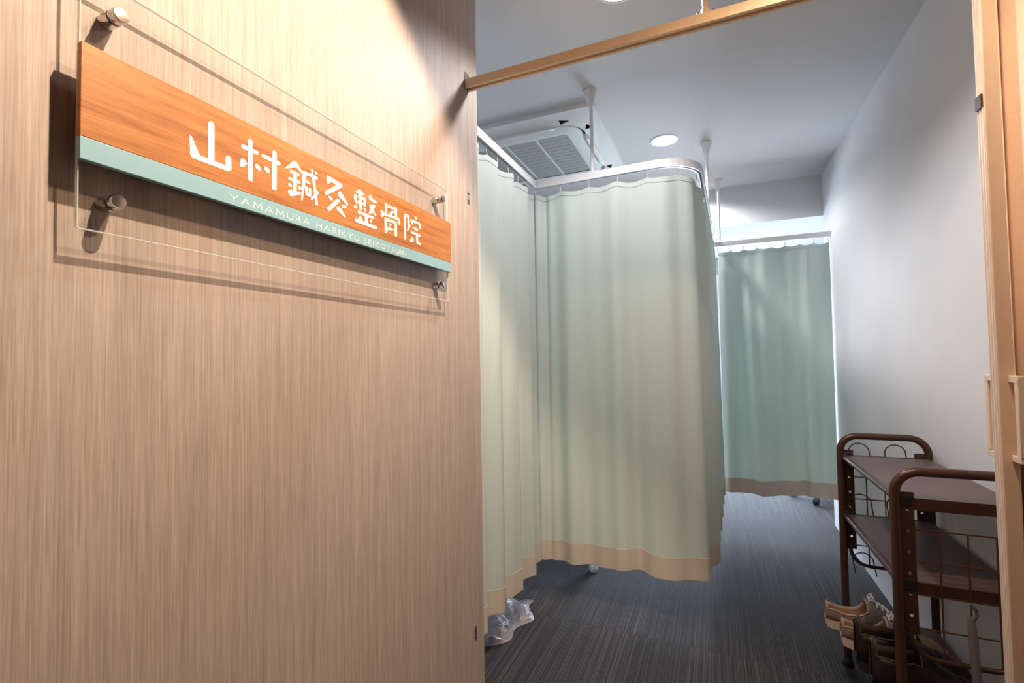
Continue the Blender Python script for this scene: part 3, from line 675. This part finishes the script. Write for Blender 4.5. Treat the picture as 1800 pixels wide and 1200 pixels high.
def end_frame(y):
    R_ = 0.058; xf, xb, zt = RK['xf'], RK['xb'], RK['top'] - tr
    pts = [(xf, y, 0.022), (xf, y, 0.4), (xf, y, zt - R_)]
    pts += [(xf + R_ - R_ * math.cos(a * PI / 16), y, zt - R_ + R_ * math.sin(a * PI / 16)) for a in range(1, 9)]
    pts += [(xb - R_ + R_ * math.sin(a * PI / 16), y, zt - R_ + R_ * math.cos(a * PI / 16)) for a in range(0, 9)]
    pts += [(xb, y, 0.4), (xb, y, 0.022)]
    f_ = obj('end_frame', MB().tube(pts, tr, 14, up=(0, 1, 0)), 'rack', rk, smooth=True)
    for x_ in (xf, xb): obj('foot', MB().lathe((x_, y, 0), [(0.017, 0), (0.019, 0.006), (0.017, 0.022), (0.0125, 0.03)], 14), 'black', f_, smooth=True)
    # perforated uprights with the curved lower rung between them
    for x_, sg_ in ((xf + tr + 0.0145, 1), (xb - tr - 0.0145, -1)):
        vv, ff = perforated(0.030, 0.375, 0.056, 0.0042)
        obj('perforated_strip', MB().add([(x_ + u, y, 0.445 + v) for u, v in vv], ff), 'rack', f_, solid=0.0018)
    a, b, zr, q = xf + tr + 0.01, xb - tr - 0.01, 0.385, 0.06
    lp = [(a, y, 0.46), (a, y, zr + q)] + [(a + q - q * math.cos(k * PI / 12), y, zr + q - q * math.sin(k * PI / 12)) for k in range(1, 7)]
    lp += [(b - q + q * math.sin(k * PI / 12), y, zr + q - q * math.cos(k * PI / 12)) for k in range(0, 7)] + [(b, y, 0.46)]
    obj('lower_rung', MB().tube(lp, 0.0065, 10, up=(0, 1, 0)), 'rack', f_, smooth=True)
    return f_
fn = end_frame(RK['yn']); ff_ = end_frame(RK['yf'])
def wire(parent, pts, r=0.0022): return obj('wire', MB().tube(pts, r, 6, up=(0, 1, 0)), 'rack_wire', parent, smooth=True)
for z in (0.720, 0.637, 0.549, 0.461):
    wire(fn, [(0.466, RK['yn'] + 0.003, z), (0.686, RK['yn'] + 0.003, z)])
    wire(ff_, [(0.466, RK['yf'] - 0.003, z), (0.686, RK['yf'] - 0.003, z)])
for x_ in (0.533, 0.591, 0.648):
    wire(fn, [(x_, RK['yn'] + 0.001, 0.390), (x_, RK['yn'] + 0.001, 0.722)])
for x_ in (0.520, 0.577, 0.634):
    wire(ff_, [(x_, RK['yf'] - 0.001, 0.390), (x_, RK['yf'] - 0.001, 0.722)])
def arch(x0, x1, zb_, zt_):
    c = (x0 + x1) / 2; h_ = (x1 - x0) / 2; y = RK['yf'] + 0.012
    pts = [(x0 + 0.006, y - 0.010, zb_), (x0, y, zt_ - h_)] + [(c - h_ * math.cos(k * PI / 10), y, zt_ - h_ + h_ * math.sin(k * PI / 10)) for k in range(1, 10)] + [(x1, y, zt_ - h_), (x1 + 0.006, y - 0.010, zb_)]
    obj('slipper_loop', MB().tube(pts, 0.0022, 6, up=(0, 1, 0)), 'rack_wire', ff_, smooth=True)
for zb_, zt_ in ((0.722, 0.846), (0.55, 0.652), (0.35, 0.43)):
    arch(0.470, 0.536, zb_, zt_); arch(0.584, 0.648, zb_, zt_)
def shelf(z):
    xf, xb = RK['xf'] + 0.010, RK['xb'] - 0.002
    b = obj('shelf', MB().box((xf + 0.006, RK['yn'] + 0.014, z - 0.006), (xb, RK['yf'] - 0.014, z)), 'rack_shelf', rk)
    obj('front_rail', MB().tube([(xf, RK['yn'] + 0.006, z - 0.006), (xf, RK['yf'] - 0.006, z - 0.006)], 0.0105, 10), 'rack', b, smooth=True)
    for y in (RK['yn'] + 0.008, RK['yf'] - 0.008):
        obj('end_flange', MB().box((xf + 0.014, y - 0.0015 - 0.004, z - 0.030), (xb, y + 0.004, z + 0.0015)), 'rack', b)
    for y in (RK['yn'] + 0.004, RK['yf'] - 0.004):
        obj('rail_bracket', MB().box((xf - 0.004, y - 0.008, z - 0.018), (xf + 0.03, y + 0.008, z + 0.010)), 'black', b, bevel=0.002)
    return b
shelf(0.802); shelf(0.578); shelf(0.190)

# ------------------------------------------------------------------ shoes
def interp(tab, x):
    for (x0, *a), (x1, *b) in zip(tab, tab[1:]):
        if x <= x1:
            f = (x - x0) / (x1 - x0); f = f * f * (3 - 2 * f) * 0.5 + f * 0.5; return [p + (q - p) * f for p, q in zip(a, b)]
    return list(tab[-1][1:])
def shoe(name, label, cat, group, at, L, prof, collar, zscale, mats, toe_at, laces, rz=0.0, heel=0.0):
    """heel at local x=0, toe at x=L; prof rows: x, half width, height, centre offset"""
    um, lm, sm_, tm = mats; root = thing(name, label, cat, at, group)
    A = Vector(at); cr, sr = math.cos(rz), math.sin(rz)
    def W(x_, y_, z_): return (A.x + x_ * cr - y_ * sr, A.y + x_ * sr + y_ * cr, A.z + z_)
    ns, na = 30, 17; xs = [L * (0.5 - 0.5 * math.cos(PI * i / ns)) for i in range(ns + 1)]; sole_h = 0.030
    # sole
    ol = []; 
    for x_ in xs: hw_, h_, c_ = interp(prof, x_ / L); ol.append((x_, c_ + hw_ * 1.04, sole_h))
    for x_ in reversed(xs[1:-1]): hw_, h_, c_ = interp(prof, x_ / L); ol.append((x_, c_ - hw_ * 1.04, sole_h))
    def zs(x_): return 0.012 * max(0, (x_ / L - 0.72) / 0.28) ** 2
    n = len(ol); vb = [W(x_ + (0.004 if x_ < L * 0.5 else -0.004), y_ * 0.96, zs(x_)) for x_, y_, _ in ol]; vt = [W(x_, y_, sole_h + zs(x_) + heel * max(0, 1 - x_ / L * 1.6)) for x_, y_, _ in ol]
    so_ = obj('sole', MB().add(vb + vt, [tuple(range(n))[::-1], tuple(range(n, 2 * n))] + [(i, (i + 1) % n, n + (i + 1) % n, n + i) for i in range(n)]), sm_, root, smooth=True)
    # upper: inverted-U sections; open at the collar
    def sec(i, j):
        x_ = xs[i]; hw_, h_, c_ = interp(prof, x_ / L); th_ = PI * j / (na - 1)
        base = sole_h * 0.8 + zs(x_) + heel * max(0, 1 - x_ / L * 1.6)
        cy = math.cos(th_); e = 0.72; y_ = c_ + hw_ * math.copysign(abs(cy) ** e, cy); z_ = base + (h_ * zscale - base) * (math.sin(th_) ** 0.62 if 0 < th_ < PI else 0)
        return W(x_, y_, z_)
    vv = [sec(i, j) for i in range(ns + 1) for j in range(na)]; up_f, toe_f = [], []
    for i in range(ns):
        for j in range(na - 1):
            xm = (xs[i] + xs[i + 1]) / 2 / L
            if collar[0] < xm < collar[1] and collar[2] <= j < na - 1 - collar[2]: continue
            (toe_f if xm > toe_at else up_f).append((i * na + j, i * na + j + 1, (i + 1) * na + j + 1, (i + 1) * na + j))
    obj('upper', MB().add(vv, up_f), [um, lm], root, smooth=True, solid=0.0035)
    obj('toe_cap', MB().add(vv, toe_f), [tm, lm], root, smooth=True, solid=0.0035)
    obj('insole', MB().add([W(x_, y_ * 0.86, sole_h + 0.006 + heel * max(0, 1 - x_ / L * 1.6)) for x_, y_, _ in ol], [tuple(range(n))]), lm, root)
    # collar edge piping
    i0 = next(i for i in range(ns) if (xs[i] + xs[i + 1]) / 2 / L > collar[0]); i1 = max(i for i in range(ns) if (xs[i] + xs[i + 1]) / 2 / L < collar[1]) + 1
    j0, j1 = collar[2], na - 1 - collar[2]
    loop = [sec(i, j0) for i in range(i0, i1 + 1)] + [sec(i1, j) for j in range(j0 + 1, j1)] + [sec(i, j1) for i in range(i1, i0 - 1, -1)] + [sec(i0, j) for j in range(j1 - 1, j0, -1)]
    obj('collar_edge', MB().tube(loop, 0.0026, 6, closed=True), lm, root, smooth=True)
    if laces:
        for k in range(4):
            xx = collar[1] + 0.02 + k * 0.055; i = min(range(ns + 1), key=lambda q: abs(xs[q] / L - xx))
            a = [Vector(sec(i + (1 if j > na // 2 else 0), j)) + Vector((0, 0, 0.003)) for j in range(5, na - 5)]
            obj('lace', MB().tube(a, 0.0026, 6), 'lace', root, smooth=True)
        i = min(range(ns + 1), key=lambda q: abs(xs[q] / L - (collar[1] + 0.01))); c = Vector(sec(i, na // 2)) + Vector((0, 0, 0.006))
        for s_ in (-1, 1):
            bow = [c + Vector((0.006 * math.sin(q * PI / 4), s_ * 0.020 * (1 - math.cos(q * PI / 4)) / 2, 0.008 * math.sin(q * PI / 4))) for q in range(9)]
            obj('lace_bow', MB().tube(bow, 0.0026, 6), 'lace', root, smooth=True)
    return root
SN = [(0.0, 0.016, 0.080, 0), (0.06, 0.030, 0.091, 0), (0.2, 0.034, 0.074, 0), (0.36, 0.035, 0.078, 0), (0.48, 0.039, 0.116, 0.001), (0.60, 0.044, 0.096, 0.003), (0.75, 0.048, 0.068, 0.004), (0.9, 0.040, 0.054, 0.002), (0.97, 0.024, 0.042, 0), (1.0, 0.006, 0.026, 0)]
SNm = ('shoe_upper', 'shoe_lining', 'shoe_sole', 'shoe_toe')
ZS = 0.191
shoe('sneaker', 'taupe laced sneaker with cream sole, the one farther from the brown boots', 'shoe', 'pair of taupe sneakers', (0.352, 2.098, ZS), 0.285, SN, (0.03, 0.47, 3), 1.0, SNm, 0.74, True, rz=0.02)
shoe('sneaker', 'taupe laced sneaker with cream sole, between its mate and a brown boot', 'shoe', 'pair of taupe sneakers', (0.378, 1.985, ZS), 0.285, SN, (0.03, 0.47, 3), 1.0, SNm, 0.74, True, rz=-0.03)
BT = [(0.0, 0.018, 0.120, 0), (0.06, 0.036, 0.130, 0), (0.2, 0.042, 0.128, 0), (0.34, 0.042, 0.130, 0), (0.44, 0.044, 0.124, 0.001), (0.58, 0.045, 0.086, 0.003), (0.75, 0.048, 0.066, 0.004), (0.9, 0.042, 0.052, 0.002), (0.97, 0.026, 0.042, 0), (1.0, 0.006, 0.028, 0)]
BTm = ('boot', 'boot_lining', 'boot_sole', 'boot')
shoe('ankle_boot', 'dark brown leather ankle boot standing next to the taupe sneakers', 'boot', 'pair of dark ankle boots', (0.392, 1.862, ZS), 0.285, BT, (0.04, 0.40, 3), 1.22, BTm, 0.76, False, rz=-0.02)
shoe('ankle_boot', 'dark brown leather ankle boot on the shoehorn side of its mate', 'boot', 'pair of dark ankle boots', (0.405, 1.745, ZS), 0.285, BT, (0.04, 0.40, 3), 1.22, BTm, 0.76, False, rz=-0.03)

# ------------------------------------------------------------------ shoehorn leaning on the rack
sh = thing('shoehorn', 'long grey clear plastic shoehorn leaning against the shoe rack', 'shoehorn', (0.572, 1.50, 0.0))
def hp(k): return (0.572 + 0.010 * k, 1.50 + 0.082 * k, 0.56 * k)
obj('shaft', MB().tube([hp(0.20), hp(0.5), hp(0.86), hp(0.93)], 0.0095, 12, radii=[1, 1, 1, 0.75]), 'horn', sh, smooth=True)
top = Vector(hp(0.92))
obj('hook_end', MB().tube([top + Vector((q * 0.012 * 0 + 0.010 * math.sin(a), -0.003 * a, 0.012 * a)) for q, a in ((0, 0), (0, 0.6), (0, 1.4), (0, 2.2), (0, 3.0), (0, 3.7))], 0.0045, 8, radii=[1.6, 1.2, 1, 1, 0.9, 0.5]), 'horn', sh, smooth=True)
bl = MB(); vv = []
for i in range(9):
    k = 0.0 + 0.22 * i / 8; c = Vector(hp(k)); w_ = 0.020 * (1 - (i / 8) ** 2 * 0.55) * (0.55 if i == 0 else 1)
    for j in range(7):
        a = -1.0 + 2.0 * j / 6; vv.append((c.x + w_ * math.sin(a), c.y + w_ * (1 - math.cos(a)) - 0.004, c.z + 0.0005))
bl.add(vv, [(i * 7 + j, i * 7 + j + 1, i * 7 + j + 8, i * 7 + j + 7) for i in range(8) for j in range(6)])
obj('blade', bl, 'horn', sh, smooth=True, solid=0.002)

# ------------------------------------------------------------------ plastic bag on the floor
rb = random.Random(4); gx_, gy_ = 16, 24; vv = []
def outline(u): return 0.82 + 0.18 * math.sin(u * 5.1) + 0.08 * math.sin(u * 11)
for i in range(gx_ + 1):
    for j in range(gy_ + 1):
        u = i / gx_; v = j / gy_
        xx = -1.06 + u * 0.19 + 0.055 * math.sin(v * 3.0) * u + 0.02 * math.sin(v * 13) * u + v * 0.01; yy = 1.80 + v * 0.40 + 0.02 * math.sin(u * 7)
        ed_ = min(1, 6 * min(u, 1 - u, v * 1.5, (1 - v) * 1.5))
        zz = 0.003 + 0.045 * ed_ * abs(math.sin(u * 6 + v * 3)) * abs(math.sin(v * 9 + u * 2)) + 0.008 * rb.random() * ed_
        vv.append((xx, yy, zz))
tag(obj('plastic_bag', MB().add(vv, [(i * (gy_ + 1) + j, (i + 1) * (gy_ + 1) + j, (i + 1) * (gy_ + 1) + j + 1, i * (gy_ + 1) + j + 1) for i in range(gx_) for j in range(gy_)]), 'bag', solid=0.0008, loc=(-0.95, 2.0, 0)),
    'crumpled clear plastic bag on the carpet under the left booth curtain', 'bag')

# ------------------------------------------------------------------ treatment bed behind the booth curtain (only a foot shows)
bx0, bx1, by0, by1 = -2.50, -0.60, 2.585, 3.22
be = thing('treatment_bed', 'treatment bed behind the wide pale curtain, only a white foot showing', 'bed', ((bx0 + bx1) / 2, (by0 + by1) / 2, 0))
obj('mattress', MB().box((bx0, by0, 0.46), (bx1, by1, 0.54)), 'bed', be, bevel=0.015)
obj('bed_frame', MB().box((bx0 + 0.03, by0 + 0.03, 0.41), (bx1 - 0.03, by1 - 0.03, 0.462)), 'white', be)
for x_ in (bx0 + 0.05, bx1 - 0.05):
    for y_ in (by0 + 0.05, by1 - 0.05):
        lg = obj('leg', MB().box((x_ - 0.018, y_ - 0.018, 0.03), (x_ + 0.018, y_ + 0.018, 0.415)), 'white', be, bevel=0.003)
        obj('foot_cap', MB().lathe((x_, y_, 0), [(0.020, 0), (0.024, 0.006), (0.024, 0.034), (0.020, 0.040)], 16), 'white', lg, smooth=True)
# stool behind the green curtain (only a caster shows)
stx, sty = 0.80, 4.60
st = thing('rolling_stool', 'rolling stool beyond the green curtain, one black caster showing below it', 'stool', (stx, sty, 0))
obj('seat', MB().lathe((stx, sty, 0.43), [(0.165, 0), (0.175, 0.015), (0.175, 0.06), (0.16, 0.075), (0.0001, 0.08)], 28), 'black', st, smooth=True)
obj('column', MB().lathe((stx, sty, 0.07), [(0.028, 0), (0.028, 0.15), (0.018, 0.16), (0.018, 0.36)], 16), 'alu', st, smooth=True)
for k in range(5):
    a = -1.99 + k * 2 * PI / 5; d = Vector((math.cos(a), math.sin(a), 0)); c = Vector((stx, sty, 0))
    lg = obj('base_arm', MB().sweep([c + d * 0.01 + Vector((0, 0, 0.10)), c + d * 0.235 + Vector((0, 0, 0.072))], [(-0.015, -0.012), (-0.015, 0.012), (0.015, 0.012), (0.015, -0.012)]), 'black', st)
    p = c + d * 0.225; n_ = d.cross(Vector((0, 0, 1)))
    obj('caster', MB().lathe(p + Vector((0, 0, 0.027)) - n_ * 0.02, [(0.02, 0), (0.027, 0.004), (0.027, 0.036), (0.02, 0.04)], 16, n_).box((p.x - 0.006, p.y - 0.006, 0.05), (p.x + 0.006, p.y + 0.006, 0.075)), 'black', lg, smooth=True)
